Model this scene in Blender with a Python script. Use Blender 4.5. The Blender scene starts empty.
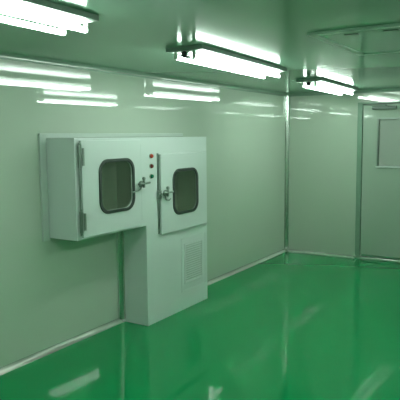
import bpy, bmesh, math
from mathutils import Vector, Matrix
D = bpy.data
C = bpy.context.scene.collection
PI = math.pi

# ------------------------------------------------------------------ materials
def mat(name, col, rough=0.5, metal=0.0, coat=0.0, coat_rough=0.05, spec=0.5,
        emit=None, strength=0.0, bump=0.0, bump_scale=6.0, mottle=0.0, mottle_scale=3.0, ior=1.5, detail=2.0):
    m = D.materials.new(name); m.use_nodes = True
    nt = m.node_tree; b = nt.nodes['Principled BSDF']
    b.inputs['Base Color'].default_value = (*col, 1)
    b.inputs['Roughness'].default_value = rough
    b.inputs['Metallic'].default_value = metal
    b.inputs['Coat Weight'].default_value = coat
    b.inputs['Coat Roughness'].default_value = coat_rough
    b.inputs['Specular IOR Level'].default_value = spec
    b.inputs['IOR'].default_value = ior
    if emit:
        b.inputs['Emission Color'].default_value = (*emit, 1)
        b.inputs['Emission Strength'].default_value = strength
    if bump or mottle:
        tc = nt.nodes.new('ShaderNodeTexCoord')
    if mottle:
        n = nt.nodes.new('ShaderNodeTexNoise'); n.inputs['Scale'].default_value = mottle_scale
        n.inputs['Detail'].default_value = 3
        nt.links.new(tc.outputs['Object'], n.inputs['Vector'])
        r = nt.nodes.new('ShaderNodeMapRange')
        r.inputs['To Min'].default_value = 1 - mottle; r.inputs['To Max'].default_value = 1 + mottle
        nt.links.new(n.outputs['Fac'], r.inputs['Value'])
        mx = nt.nodes.new('ShaderNodeVectorMath'); mx.operation = 'SCALE'
        mx.inputs[0].default_value = col
        nt.links.new(r.outputs['Result'], mx.inputs['Scale'])
        nt.links.new(mx.outputs['Vector'], b.inputs['Base Color'])
    if bump:
        n = nt.nodes.new('ShaderNodeTexNoise'); n.inputs['Scale'].default_value = bump_scale
        n.inputs['Detail'].default_value = detail
        nt.links.new(tc.outputs['Object'], n.inputs['Vector'])
        bp = nt.nodes.new('ShaderNodeBump'); bp.inputs['Strength'].default_value = 1.0
        bp.inputs['Distance'].default_value = bump
        nt.links.new(n.outputs['Fac'], bp.inputs['Height'])
        nt.links.new(bp.outputs['Normal'], b.inputs['Normal'])
        nt.links.new(bp.outputs['Normal'], b.inputs['Coat Normal'])
    return m

LAMP = (0.84, 1.0, 0.90)
M = {
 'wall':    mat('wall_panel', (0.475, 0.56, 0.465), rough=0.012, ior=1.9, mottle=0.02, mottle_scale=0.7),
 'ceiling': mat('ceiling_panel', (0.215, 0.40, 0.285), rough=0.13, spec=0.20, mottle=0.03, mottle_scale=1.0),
 'floor':   mat('green_epoxy', (0.004, 0.245, 0.075), rough=0.05, spec=0.17, mottle=0.03, mottle_scale=1.37),
 'alu':     mat('anodised_aluminium', (0.55, 0.62, 0.56), rough=0.22, metal=1.0),
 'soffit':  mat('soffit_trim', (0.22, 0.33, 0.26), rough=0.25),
 'slot':    mat('grille_shadow_plate', (0.42, 0.50, 0.45), rough=0.5),
 'jamb':    mat('jamb_enamel', (0.20, 0.32, 0.24), rough=0.15),
 'closer':  mat('closer_grey', (0.10, 0.15, 0.12), rough=0.4),
 'cove':    mat('cove_trim', (0.55, 0.60, 0.54), rough=0.18, metal=0.6),
 'cabinet': mat('cabinet_enamel', (0.63, 0.70, 0.67), rough=0.14, mottle=0.015, mottle_scale=2.0),
 'steel':   mat('brushed_steel', (0.30, 0.36, 0.32), rough=0.30, metal=1.0),
 'chamber': mat('chamber_steel', (0.72, 0.76, 0.72), rough=0.35),
 'dark':    mat('dark_gap', (0.03, 0.05, 0.04), rough=0.5),
 'rubber':  mat('grey_rubber', (0.03, 0.045, 0.035), rough=0.6),
 'door':    mat('door_enamel', (0.35, 0.44, 0.36), rough=0.02, ior=1.75, mottle=0.02, mottle_scale=0.8),
 'red':     mat('red_lens', (0.45, 0.05, 0.03), rough=0.25),
 'darkred': mat('dark_red_lens', (0.16, 0.03, 0.025), rough=0.25),
 'green':   mat('green_lens', (0.01, 0.14, 0.07), rough=0.25),
 'bezel':   mat('button_bezel', (0.40, 0.42, 0.38), rough=0.3, metal=0.8),
 'plate':   mat('fixture_plate', (0.20, 0.27, 0.23), rough=0.35),
 'refl':    mat('fixture_reflector', (0.85, 0.88, 0.85), rough=0.3),
 'holder':  mat('lamp_holder', (0.62, 0.66, 0.60), rough=0.4),
 'black':   mat('black_cap', (0.012, 0.015, 0.013), rough=0.4),
 'tube':    mat('lit_tube', (0.9, 0.9, 0.9), rough=0.3, emit=LAMP, strength=30.0),
 'frost':   mat('frosted_pane', (0.35, 0.40, 0.35), rough=0.12),
 'diff':    mat('vent_face', (0.27, 0.44, 0.33), rough=0.30),
 'dark_bar':    mat('bar_grey', (0.09, 0.16, 0.12), rough=0.5),
 'flange':  mat('flange_enamel', (0.50, 0.58, 0.53), rough=0.2),
}
def glass(name, tint):
    m = D.materials.new(name); m.use_nodes = True; nt = m.node_tree
    nt.nodes.clear()
    o = nt.nodes.new('ShaderNodeOutputMaterial'); mx = nt.nodes.new('ShaderNodeMixShader')
    t = nt.nodes.new('ShaderNodeBsdfTransparent'); t.inputs['Color'].default_value = (*tint, 1)
    g = nt.nodes.new('ShaderNodeBsdfGlossy'); g.inputs['Roughness'].default_value = 0.03
    f = nt.nodes.new('ShaderNodeFresnel'); f.inputs['IOR'].default_value = 1.55
    ge = nt.nodes.new('ShaderNodeNewGeometry'); mr = nt.nodes.new('ShaderNodeMapRange')
    mr.inputs['To Min'].default_value = 1.55; mr.inputs['To Max'].default_value = 1/1.55
    nt.links.new(ge.outputs['Backfacing'], mr.inputs['Value']); nt.links.new(mr.outputs['Result'], f.inputs['IOR'])
    nt.links.new(f.outputs[0], mx.inputs[0]); nt.links.new(t.outputs[0], mx.inputs[1])
    nt.links.new(g.outputs[0], mx.inputs[2]); nt.links.new(mx.outputs[0], o.inputs['Surface'])
    return m
M['glass'] = glass('tinted_glass', (0.72, 0.78, 0.70))

# ------------------------------------------------------------------ mesh helpers
def box(bm, x0, x1, y0, y1, z0, z1):
    vs = [bm.verts.new((x, y, z)) for z in (z0, z1) for y in (y0, y1) for x in (x0, x1)]
    for q in ((0,2,3,1),(4,5,7,6),(0,1,5,4),(2,6,7,3),(0,4,6,2),(1,3,7,5)):
        bm.faces.new([vs[i] for i in q])
def cyl(bm, a, b, r, seg=20, r2=None):
    a = Vector(a); b = Vector(b); d = (b-a)
    r2 = r if r2 is None else r2
    rot = d.to_track_quat('Z', 'Y').to_matrix()
    ra, rb = [], []
    for i in range(seg):
        t = 2*PI*i/seg; v = rot @ Vector((math.cos(t), math.sin(t), 0))
        ra.append(bm.verts.new(a+v*r)); rb.append(bm.verts.new(b+v*r2))
    for i in range(seg):
        j = (i+1) % seg
        bm.faces.new((ra[i], ra[j], rb[j], rb[i]))
    bm.faces.new(ra[::-1]); bm.faces.new(rb)
def sweep(bm, path, r, seg=10):
    for i in range(len(path)-1): cyl(bm, path[i], path[i+1], r, seg)
    for p in path[1:-1]:
        bmesh.ops.create_uvsphere(bm, u_segments=seg, v_segments=6, radius=r, matrix=Matrix.Translation(p))
def obj(name, bm, m, parent=None, bevel=0.0, smooth=False):
    bmesh.ops.remove_doubles(bm, verts=bm.verts, dist=1e-6)
    bmesh.ops.recalc_face_normals(bm, faces=bm.faces)
    me = D.meshes.new(name); bm.to_mesh(me); bm.free()
    me.materials.append(m)
    o = D.objects.new(name, me); C.objects.link(o)
    if parent: o.parent = parent
    if bevel:
        b = o.modifiers.new('bevel', 'BEVEL'); b.width = bevel; b.segments = 3; b.limit_method = 'ANGLE'
        b.angle_limit = math.radians(40); b.harden_normals = False
    if smooth:
        for p in me.polygons: p.use_smooth = True
        try: me.set_sharp_from_angle(angle=math.radians(35))
        except Exception: pass
    return o
def struct(name, bm, m, parent=None, **k):
    o = obj(name, bm, m, parent, **k)
    if not parent: o['kind'] = 'structure'
    return o
def thing(name, label, cat, loc=(0,0,0), group=None):
    o = D.objects.new(name, None); C.objects.link(o); o.location = loc; o.empty_display_size = 0.1
    o['label'] = label; o['category'] = cat
    if group: o['group'] = group
    return o
def B(): return bmesh.new()
def voxel(bm, xs, ys, zs, occ):
    """closed solid from a grid of cells"""
    nx, ny, nz = len(xs)-1, len(ys)-1, len(zs)-1
    vc = {}
    def V(i, j, k):
        if (i,j,k) not in vc: vc[(i,j,k)] = bm.verts.new((xs[i], ys[j], zs[k]))
        return vc[(i,j,k)]
    def O(i, j, k):
        if not (0 <= i < nx and 0 <= j < ny and 0 <= k < nz): return False
        return occ((xs[i]+xs[i+1])/2, (ys[j]+ys[j+1])/2, (zs[k]+zs[k+1])/2)
    for i in range(nx):
        for j in range(ny):
            for k in range(nz):
                if not O(i,j,k): continue
                if not O(i-1,j,k): bm.faces.new([V(i,j,k),V(i,j,k+1),V(i,j+1,k+1),V(i,j+1,k)])
                if not O(i+1,j,k): bm.faces.new([V(i+1,j,k),V(i+1,j+1,k),V(i+1,j+1,k+1),V(i+1,j,k+1)])
                if not O(i,j-1,k): bm.faces.new([V(i,j,k),V(i+1,j,k),V(i+1,j,k+1),V(i,j,k+1)])
                if not O(i,j+1,k): bm.faces.new([V(i,j+1,k),V(i,j+1,k+1),V(i+1,j+1,k+1),V(i+1,j+1,k)])
                if not O(i,j,k-1): bm.faces.new([V(i,j,k),V(i,j+1,k),V(i+1,j+1,k),V(i+1,j,k)])
                if not O(i,j,k+1): bm.faces.new([V(i,j,k+1),V(i+1,j,k+1),V(i+1,j+1,k+1),V(i,j+1,k+1)])
def rrect(cy, cz, w, h, r, k=8):
    pts = []
    for (sx, sz, a0) in ((1,1,0),(-1,1,PI/2),(-1,-1,PI),(1,-1,1.5*PI)):
        for i in range(k+1):
            a = a0 + (PI/2)*i/k
            pts.append((cy+sx*(w/2-r)+r*math.cos(a), cz+sz*(h/2-r)+r*math.sin(a)))
    return pts
def ring(bm, outer, inner, x0, x1):
    """solid ring between two loops of (y,z) with equal counts, x0..x1 thick"""
    n = len(outer)
    L = [[bm.verts.new((x, p[0], p[1])) for p in lp] for x in (x0, x1) for lp in (outer, inner)]
    o0, i0, o1, i1 = L
    for a in range(n):
        b = (a+1) % n
        for q in ((o1[a],o1[b],i1[b],i1[a]), (o0[a],i0[a],i0[b],o0[b]), (o0[a],o0[b],o1[b],o1[a]), (i0[a],i1[a],i1[b],i0[b])):
            bm.faces.new(q)
def slab_loop(y0, y1, z0, z1, inner):
    """outer rectangle sampled by rays through the inner loop; the rectangle's corners are hit exactly"""
    cy = sum(p[0] for p in inner)/len(inner); cz = sum(p[1] for p in inner)/len(inner)
    out = []
    for (y, z) in inner:
        dy, dz = y-cy, z-cz
        t = min(((y1-cy)/dy if dy > 1e-9 else (y0-cy)/dy if dy < -1e-9 else 1e9),
                ((z1-cz)/dz if dz > 1e-9 else (z0-cz)/dz if dz < -1e-9 else 1e9))
        out.append([cy+dy*t, cz+dz*t])
    for (a, b) in ((y0,z0),(y1,z0),(y0,z1),(y1,z1)):
        q = min(out, key=lambda p: (p[0]-a)**2+(p[1]-b)**2); q[0] = a; q[1] = b
    return out
def loft(bm, prof, p0, p1, ax):
    """extrude a closed 2-D profile along one axis (0=x,1=y,2=z)"""
    def P(q, t):
        v = [q[0], q[1]]; v.insert(ax, t); return v
    a = [bm.verts.new(P(q, p0)) for q in prof]; b = [bm.verts.new(P(q, p1)) for q in prof]
    n = len(prof)
    for i in range(n):
        j = (i+1) % n
        bm.faces.new((a[i], a[j], b[j], b[i]))
    bm.faces.new(a[::-1]); bm.faces.new(b)
def cove(r, sx, sy, ox, oy, k=10):
    """concave quarter profile filling an inside corner at (ox,oy), room towards (sx,sy)"""
    pts = [(ox, oy)]
    pts.append((ox+sx*r, oy))
    for i in range(k+1):
        a = PI/2*i/k
        pts.append((ox+sx*(r - r*math.sin(a)) , oy+sy*(r - r*math.cos(a))))
    # thin lips
    return pts

# ------------------------------------------------------------------ room
H = 2.42; XR = 5.2; YN = -12.5
DX0, DX1, DZ = 1.145, 2.28, 2.235           # door opening in the back wall
b = B(); box(b, -0.1, XR+0.1, YN-0.1, 0.1, -0.1, 0); struct('floor', b, M['floor'])
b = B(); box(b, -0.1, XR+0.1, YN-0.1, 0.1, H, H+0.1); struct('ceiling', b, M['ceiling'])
b = B(); box(b, -0.1, 0, YN-0.1, 0.1, 0, H); struct('wall_left', b, M['wall'])
b = B(); box(b, XR, XR+0.1, YN-0.1, 0.1, 0, H); struct('wall_right', b, M['wall'])
b = B(); box(b, 0, XR, YN-0.1, YN, 0, H); struct('wall_front', b, M['wall'])
b = B(); voxel(b, [0, DX0, DX1, XR], [0, 0.1], [0, DZ, H], lambda x, y, z: not (DX0 < x < DX1 and z < DZ))
struct('wall_back', b, M['wall'])
PY0, PY1 = -3.985, -2.895                 # pedestal of the pass box
R = 0.042
b = B(); loft(b, cove(R, 1, 1, 0, 0), YN, PY0, 1); struct('baseboard_left', b, M['cove'], smooth=True)
b = B(); loft(b, cove(R, 1, 1, 0, 0), PY1, 0, 1); struct('baseboard_left.001', b, M['cove'], smooth=True)
b = B(); loft(b, cove(R*0.8, -1, 1, 0, 0), 0, DX0-0.045, 0); bmesh.ops.rotate(b, verts=b.verts, cent=(0,0,0), matrix=Matrix.Identity(3))
struct('baseboard_back', b, M['cove'], smooth=True)
b = B(); loft(b, cove(R*0.8, -1, 1, 0, 0), DX1+0.045, XR, 0); struct('baseboard_back.001', b, M['cove'], smooth=True)
b = B(); loft(b, cove(R, -1, 1, XR, 0), YN, 0, 1); struct('baseboard_right', b, M['cove'], smooth=True)
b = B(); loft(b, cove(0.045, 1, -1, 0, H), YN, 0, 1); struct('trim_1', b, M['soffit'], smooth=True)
b = B(); box(b, 0, 0.006, YN, -0.006, 2.386, 2.400); struct('trim_10', b, M['cove'], bevel=0.002)
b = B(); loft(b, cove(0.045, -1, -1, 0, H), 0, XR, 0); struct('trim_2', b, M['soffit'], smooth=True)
b = B(); loft(b, cove(0.05, 1, -1, 0, 0), 0.03, H-0.03, 2); struct('trim_3', b, M['alu'], smooth=True)
b = B(); loft(b, cove(0.05, 1, -1, 0, PY0), 0.02, 0.955, 2); struct('trim_4', b, M['alu'], smooth=True)
b = B(); loft(b, cove(0.05, -1, -1, XR, 0), 0.03, H-0.03, 2); struct('trim_5', b, M['alu'], smooth=True)
b = B(); bmesh.ops.create_uvsphere(b, u_segments=20, v_segments=12, radius=0.028, matrix=Matrix.Translation((0.035, -0.035, 0.035)))
struct('trim_6', b, M['cove'], smooth=True)
b = B(); bmesh.ops.create_uvsphere(b, u_segments=20, v_segments=12, radius=0.022, matrix=Matrix.Translation((DX0-0.05, -0.022, 0.028)))
struct('trim_7', b, M['cove'], smooth=True)

# door in the back wall
b = B(); box(b, DX0+0.004, DX1-0.004, -0.004, 0.05, 0.035, DZ-0.006)
# leaf with a window opening
b.free(); b = B()
WX0, WX1, WZ0, WZ1 = 1.40, 2.02, 1.36, 2.00
voxel(b, [DX0+0.03, WX0, WX1, DX1-0.03], [-0.006, 0.045], [0.045, WZ0, WZ1, DZ-0.02],
      lambda x, y, z: not (WX0 < x < WX1 and WZ0 < z < WZ1))
dr = struct('door_1', b, M['door'])
b = B()
voxel(b, [WX0-0.025, WX0, WX1, WX1+0.025], [-0.014, 0.03], [WZ0-0.025, WZ0, WZ1, WZ1+0.025],
      lambda x, y, z: not (WX0 < x < WX1 and WZ0 < z < WZ1))
obj('window_frame', b, M['steel'], dr, bevel=0.003)
b = B(); box(b, WX0-0.03, WX1+0.03, -0.030, -0.014, WZ0-0.030, WZ0-0.008); obj('window_sill', b, M['cabinet'], dr, bevel=0.003)
b = B(); box(b, WX0, WX1, 0.012, 0.02, WZ0, WZ1); obj('window_pane', b, M['frost'], dr)
b = B(); box(b, DX0+0.05, DX1-0.05, -0.016, -0.006, 0.045, 0.07); obj('kick_strip', b, M['alu'], dr)
# closer: body on the leaf, folding arm to the frame
b = B(); box(b, 1.31, 1.64, -0.062, -0.006, 2.140, 2.185); obj('door_closer', b, M['closer'], dr, bevel=0.006)
b = B(); cyl(b, (1.50, -0.035, 2.185), (1.50, -0.035, 2.205), 0.016)
box(b, -0.16, 0.16, -0.010, 0.010, 2.198, 2.206)
for v in b.verts:
    if v.co.x < 0.9:
        x, y = v.co.x, v.co.y; a = math.radians(14)
        v.co.x = 1.36 + x*math.cos(a)-y*math.sin(a); v.co.y = -0.075 + x*math.sin(a)+y*math.cos(a)
obj('closer_arm', b, M['closer'], dr)
# frame: metal jambs and head standing proud of the wall
b = B()
voxel(b, [DX0-0.05, DX0+0.02, DX1-0.02, DX1+0.05], [-0.012, 0.06], [0.0, DZ-0.012, DZ+0.012],
      lambda x, y, z: not (DX0+0.02 < x < DX1-0.02 and z < DZ-0.012))
struct('trim_8', b, M['jamb'], bevel=0.004)
b = B(); box(b, DX0+0.02, DX1-0.02, -0.02, 0.05, 0.0, 0.03); struct('trim_9', b, M['cove'], bevel=0.006)

# ------------------------------------------------------------------ pass box (two doors, one body)
FX = 0.325                                 # front face of the body
Y0 = -4.895; Z0, Z1 = 0.965, 1.785
pb = thing('pass_box', 'white pass box with two windowed doors on a pedestal against the left wall', 'cabinet', (0.15, (PY0+PY1)/2, 0))
def P(o):                                  # parts are modelled in world space
    o.matrix_parent_inverse = Matrix.Translation(-Vector(pb.location)); return o
ca = (-4.75, -4.05, 1.03, 1.72); cb = (-3.70, -3.03, 0.88, 1.57)     # the two chambers
def solid(x, y, z):
    if y < PY0 and z < Z0: return False
    if x > 0.03:
        for c in (ca, cb):
            if c[0] < y < c[1] and c[2] < z < c[3]: return False
    return True
b = B(); voxel(b, [0.0, 0.03, FX], sorted([Y0, ca[0], PY0, ca[1], cb[0], cb[1], PY1]), sorted([0.0, cb[2], Z0, ca[2], cb[3], ca[3], Z1]), solid)
P(obj('body', b, M['cabinet'], pb, bevel=0.004))
# mounting flange on the wall round the upper box
b = B(); voxel(b, [0.0, 0.022], [Y0-0.07, Y0-0.002, PY1+0.002, PY1+0.02], [Z0-0.02, Z0-0.001, Z1+0.002, Z1+0.04],
   lambda x, y, z: (y < Y0-0.002 or z > Z1+0.002) and y < PY1)
P(obj('wall_flange', b, M['flange'], pb, bevel=0.004))
for c in (ca, cb):
    b = B(); t = 0.006; a0, a1, e0, e1 = c
    voxel(b, [0.032, 0.032+t, FX-0.002], [a0+.001, a0+t, a1-t, a1-.001], [e0+.001, e0+t, e1-t, e1-.001],
          lambda x, y, z: not (x > 0.032+t and a0+t < y < a1-t and e0+t < z < e1-t))
    P(obj('chamber', b, M['chamber'], pb))
def pass_door(y0, y1, z0, z1, wc, hinge_left):
    t0, t1 = FX+0.003, FX+(0.033 if hinge_left else 0.025)
    hole = rrect(wc[0], wc[1], 0.41, 0.405, 0.085)
    b = B(); ring(b, slab_loop(y0, y1, z0, z1, hole), hole, t0, t1)
    d = P(obj('door', b, M['cabinet'], pb, bevel=0.004))
    def S(name, bm, m, **k): return obj(name, bm, m, d, **k)   # sub-parts share the door's frame
    go = rrect(wc[0], wc[1], 0.465, 0.460, 0.11); gi = rrect(wc[0], wc[1], 0.409, 0.404, 0.0845)
    b = B(); ring(b, go, gi, t1-0.004, t1+0.010); S('window_gasket', b, M['rubber'], bevel=0.003)
    b = B(); lp = rrect(wc[0], wc[1], 0.4085, 0.4035, 0.0845)
    vs0 = [b.verts.new((t0+0.010, *p)) for p in lp]; vs1 = [b.verts.new((t0+0.016, *p)) for p in lp]
    b.faces.new(vs0[::-1]); b.faces.new(vs1)
    for i in range(len(lp)):
        j = (i+1) % len(lp); b.faces.new((vs0[i], vs0[j], vs1[j], vs1[i]))
    S('window_glass', b, M['glass'])
    hy = y0-0.012 if hinge_left else y1+0.012
    for hz in ((z1-0.13, z0+0.13) if hinge_left else ()):
        b = B(); cyl(b, (FX+0.020, hy, hz-0.085), (FX+0.020, hy, hz+0.085), 0.014, 16)
        cyl(b, (FX+0.020, hy, hz+0.085), (FX+0.020, hy, hz+0.105), 0.009, 12)
        cyl(b, (FX+0.020, hy, hz-0.105), (FX+0.020, hy, hz-0.085), 0.009, 12)
        box(b, FX+0.030, FX+0.037, y0+0.002, y0+0.028, hz-0.07, hz+0.07)
        S('hinge', b, M['steel'], smooth=True)
    if hinge_left:
        b = B(); cyl(b, (FX+0.016, hy, z0+0.02), (FX+0.016, hy, z1-0.02), 0.006, 10)
        S('hinge_rod', b, M['steel'], smooth=True)
    # lever latch: boss, cross handle and thin pull arm
    ly = y1-0.012 if hinge_left else y0+0.055
    lz = (z0+z1)/2-0.01+ (0.0 if hinge_left else 0.02)
    b = B(); cyl(b, (t1, ly, lz), (t1+0.014, ly, lz), 0.030, 20); cyl(b, (t1+0.014, ly, lz), (t1+0.040, ly, lz), 0.014, 14)
    S('latch_boss', b, M['steel'], smooth=True)
    b = B()
    cyl(b, (t1+0.040, ly-0.075, lz+0.004), (t1+0.040, ly+0.085, lz+0.010), 0.011, 12)
    cyl(b, (t1+0.040, ly, lz-0.030), (t1+0.040, ly, lz+0.050), 0.012, 12)
    bmesh.ops.create_uvsphere(b, u_segments=12, v_segments=8, radius=0.017, matrix=Matrix.Translation((t1+0.040, ly, lz+0.052)))
    S('latch_handle', b, M['steel'], smooth=True)
    if hinge_left:
        b = B(); sweep(b, [Vector((t1+0.008, ly-0.13, lz-0.062)), Vector((t1+0.012, ly-0.06, lz-0.058)), Vector((t1+0.014, ly-0.02, lz-0.045)), Vector((t1+0.014, ly, lz-0.015))], 0.006, 8)
    else:
        b = B(); sweep(b, [Vector((t1+0.012, ly-0.01, lz-0.02)), Vector((t1+0.012, ly+0.01, lz-0.065)), Vector((t1+0.012, ly+0.06, lz-0.075)), Vector((t1+0.010, ly+0.085, lz-0.06))], 0.006, 8)
    S('latch_rod', b, M['steel'], smooth=True)
    return d
d1 = pass_door(-4.85, -4.09, 0.985, 1.765, (-4.425, 1.378), True)
d2 = pass_door(-3.775, -2.935, 0.852, 1.625, (-3.35, 1.242), False)
# astragal strip and keeper beside the right door
b = B(); box(b, FX, FX+0.010, -3.806, -3.784, 0.86, 1.635); P(obj('strike_strip', b, M['steel'], pb, bevel=0.003))
b = B(); box(b, FX+0.010, FX+0.035, -3.825, -3.780, 1.20, 1.28); cyl(b, (FX+0.035, -3.803, 1.24), (FX+0.055, -3.803, 1.24), 0.016, 14)
P(obj('latch_keeper', b, M['steel'], pb, bevel=0.003))
for z, k, n, lab in ((1.611, 'red', 'indicator_light', 'red indicator light'), (1.517, 'darkred', 'indicator_light', 'dark red indicator light'), (1.422, 'green', 'indicator_light', 'green indicator light')):
    b = B(); cyl(b, (FX, -3.90, z), (FX+0.008, -3.90, z), 0.024, 20)
    bz = P(obj('bezel', b, M['bezel'], pb, smooth=True))
    b = B(); cyl(b, (FX+0.008, -3.90, z), (FX+0.022, -3.90, z), 0.020, 20, 0.016)
    o = obj(n, b, M[k], bz, smooth=True); o['label'] = lab
# return-air grille low on the pedestal
b = B(); gy0, gy1, gz0, gz1 = -3.335, -3.02, 0.285, 0.67
voxel(b, [FX, FX+0.008], [gy0-0.02, gy0, gy1, gy1+0.02], [gz0-0.02, gz0, gz1, gz1+0.02], lambda x, y, z: not (gy0 < y < gy1 and gz0 < z < gz1))
gr = P(obj('grille', b, M['cabinet'], pb, bevel=0.002))
b = B()
n = 16
for i in range(n):
    z = gz0 + (i+0.15)*(gz1-gz0)/n
    vs = [(FX+0.001, z), (FX+0.006, z-0.0), (FX+0.007, z+0.003), (FX+0.002, z+0.009)]
    loft(b, vs, gy0, gy1, 1)
for v in b.verts: pass
# loft along y keeps (x,z) order
obj('louvre_slats', b, M['cabinet'], gr)
b = B(); box(b, FX, FX+0.0008, gy0, gy1, gz0, gz1); obj('backing', b, M['slot'], gr)
# access panel outline on the pedestal front
b = B(); voxel(b, [FX, FX+0.003], [-3.41, -3.400, -2.950, -2.94], [0.19, 0.20, 0.74, 0.75],
               lambda x, y, z: not (-3.40 < y < -2.95 and 0.20 < z < 0.74))
P(obj('access_panel_rim', b, M['cabinet'], pb))

# ------------------------------------------------------------------ fluorescent lights
LEN = 1.66; W = 0.30
def make_light(label, loc, group):
    t = thing('fluorescent_light', label, 'light', loc, group); t.rotation_euler.z = SK       # origin on the ceiling, centre of the near end
    b = B(); box(b, -W/2, W/2, 0, LEN, -0.030, 0.0); obj('base_plate', b, M['plate'], t, bevel=0.003)
    b = B(); prof = [(-0.125,-0.0305), (-0.115,-0.034), (-0.035,-0.037), (-0.022,-0.054), (0.022,-0.054), (0.035,-0.037), (0.115,-0.034), (0.125,-0.0305)]
    loft(b, prof, 0.012, LEN-0.012, 1); obj('reflector', b, M['refl'], t)
    for x in (-0.075, 0.075):
        b = B(); cyl(b, (x, 0.022, -0.072), (x, LEN-0.022, -0.072), 0.0140, 20); obj('tube', b, M['tube'], t, smooth=True)
        for y in (0.010, LEN-0.024):
            b = B(); box(b, x-0.013, x+0.013, y, y+0.014, -0.086, -0.034); obj('lamp_holder', b, M['holder'], t, bevel=0.004)
    b = B(); cyl(b, (0, 0.004, -0.056), (0, 0.05, -0.056), 0.024, 18); obj('starter', b, M['black'], t, smooth=True)
    return t
def copy_light(src, label, loc, group):
    r = src.copy(); C.objects.link(r); r.location = loc; r['label'] = label; r['group'] = group
    for ch in src.children:
        c = ch.copy(); C.objects.link(c); c.parent = r
    return r
SK = math.radians(3.0)
G1 = 'twin tube ceiling lights over the left side of the room'
G2 = 'twin tube ceiling lights over the right side of the room'
XA, XB = 1.13, 3.22
YA, YB, SP = -2.01, -1.97, 2.75
rowA = ['bright twin tube ceiling light nearest the back wall, above the door side',
        'bright twin tube ceiling light at the top centre, above and right of the pass box',
        'large bright ceiling light cut off by the top left corner of the photo',
        'twin tube ceiling light over the left side, second behind the pass box']
rowB = ['twin tube ceiling light on the right side, nearest the back wall',
        'twin tube ceiling light on the right side, just past the ceiling air diffuser',
        'twin tube ceiling light on the right side, directly ahead of the viewer',
        'twin tube ceiling light on the right side, just behind the viewer']
src = None
for k in range(4):
    loc = (XA+0.053*SP*k, YA-SP*k-(0.03 if k == 2 else 0), H)
    if src is None: src = make_light(rowA[0], loc, G1)
    else: copy_light(src, rowA[k], loc, G1)
for k in range(4):
    copy_light(src, rowB[k], (XB+0.053*SP*k, YB-SP*k, H), G2)

# ------------------------------------------------------------------ ceiling air diffuser
HX0, HX1, HY0, HY1 = 2.19, 3.06, -4.76, -3.66
dv = thing('air_diffuser', 'square pale green air diffuser panel set flat in the ceiling at upper right', 'vent', ((HX0+HX1)/2, (HY0+HY1)/2, H))
w, h = (HX1-HX0)/2, (HY1-HY0)/2
b = B(); voxel(b, [-w, -w+0.05, w-0.05, w], [-h, -h+0.05, h-0.05, h], [-0.016, 0.0], lambda x, y, z: not (abs(x) < w-0.05 and abs(y) < h-0.05))
obj('frame', b, M['diff'], dv, bevel=0.003)
b = B(); box(b, -w+0.052, w-0.052, -h+0.052, h-0.052, -0.010, 0.0); obj('face_panel', b, M['ceiling'], dv, bevel=0.003)
for x in (-0.20, 0.04, 0.28):
    b = B(); box(b, x-0.045, x+0.045, -h+0.14, -h+0.17, -0.013, -0.0095); obj('dark_bar', b, M['dark_bar'], dv)  # small dark flat marks near the front edge of the face

# ------------------------------------------------------------------ camera
f, yaw, pitch, roll, cx, cy, cz = CAMP = (574.9, -0.5574, -0.1098, -0.0093, 3.5534, -8.2164, 1.7867)
F = Vector((math.sin(yaw)*math.cos(pitch), math.cos(yaw)*math.cos(pitch), math.sin(pitch)))
Rv = F.cross(Vector((0, 0, 1))).normalized(); U = Rv.cross(F)
R2 = Rv*math.cos(roll)+U*math.sin(roll); U2 = -Rv*math.sin(roll)+U*math.cos(roll)
cam = D.cameras.new('camera'); co = D.objects.new('camera', cam); C.objects.link(co)
mt = Matrix((( R2.x, U2.x, -F.x, cx), (R2.y, U2.y, -F.y, cy), (R2.z, U2.z, -F.z, cz), (0, 0, 0, 1)))
co.matrix_world = mt
cam.sensor_width = 36; cam.lens = f/400*36; cam.clip_start = 0.05
bpy.context.scene.camera = co

w = D.worlds.new('world'); bpy.context.scene.world = w; w.use_nodes = True
w.node_tree.nodes['Background'].inputs[0].default_value = (0.02, 0.03, 0.025, 1)
vs = bpy.context.scene.view_settings
vs.view_transform = 'Standard'; vs.look = 'None'; vs.gamma = 1; vs.exposure = 0.0; vs.use_curve_mapping = False
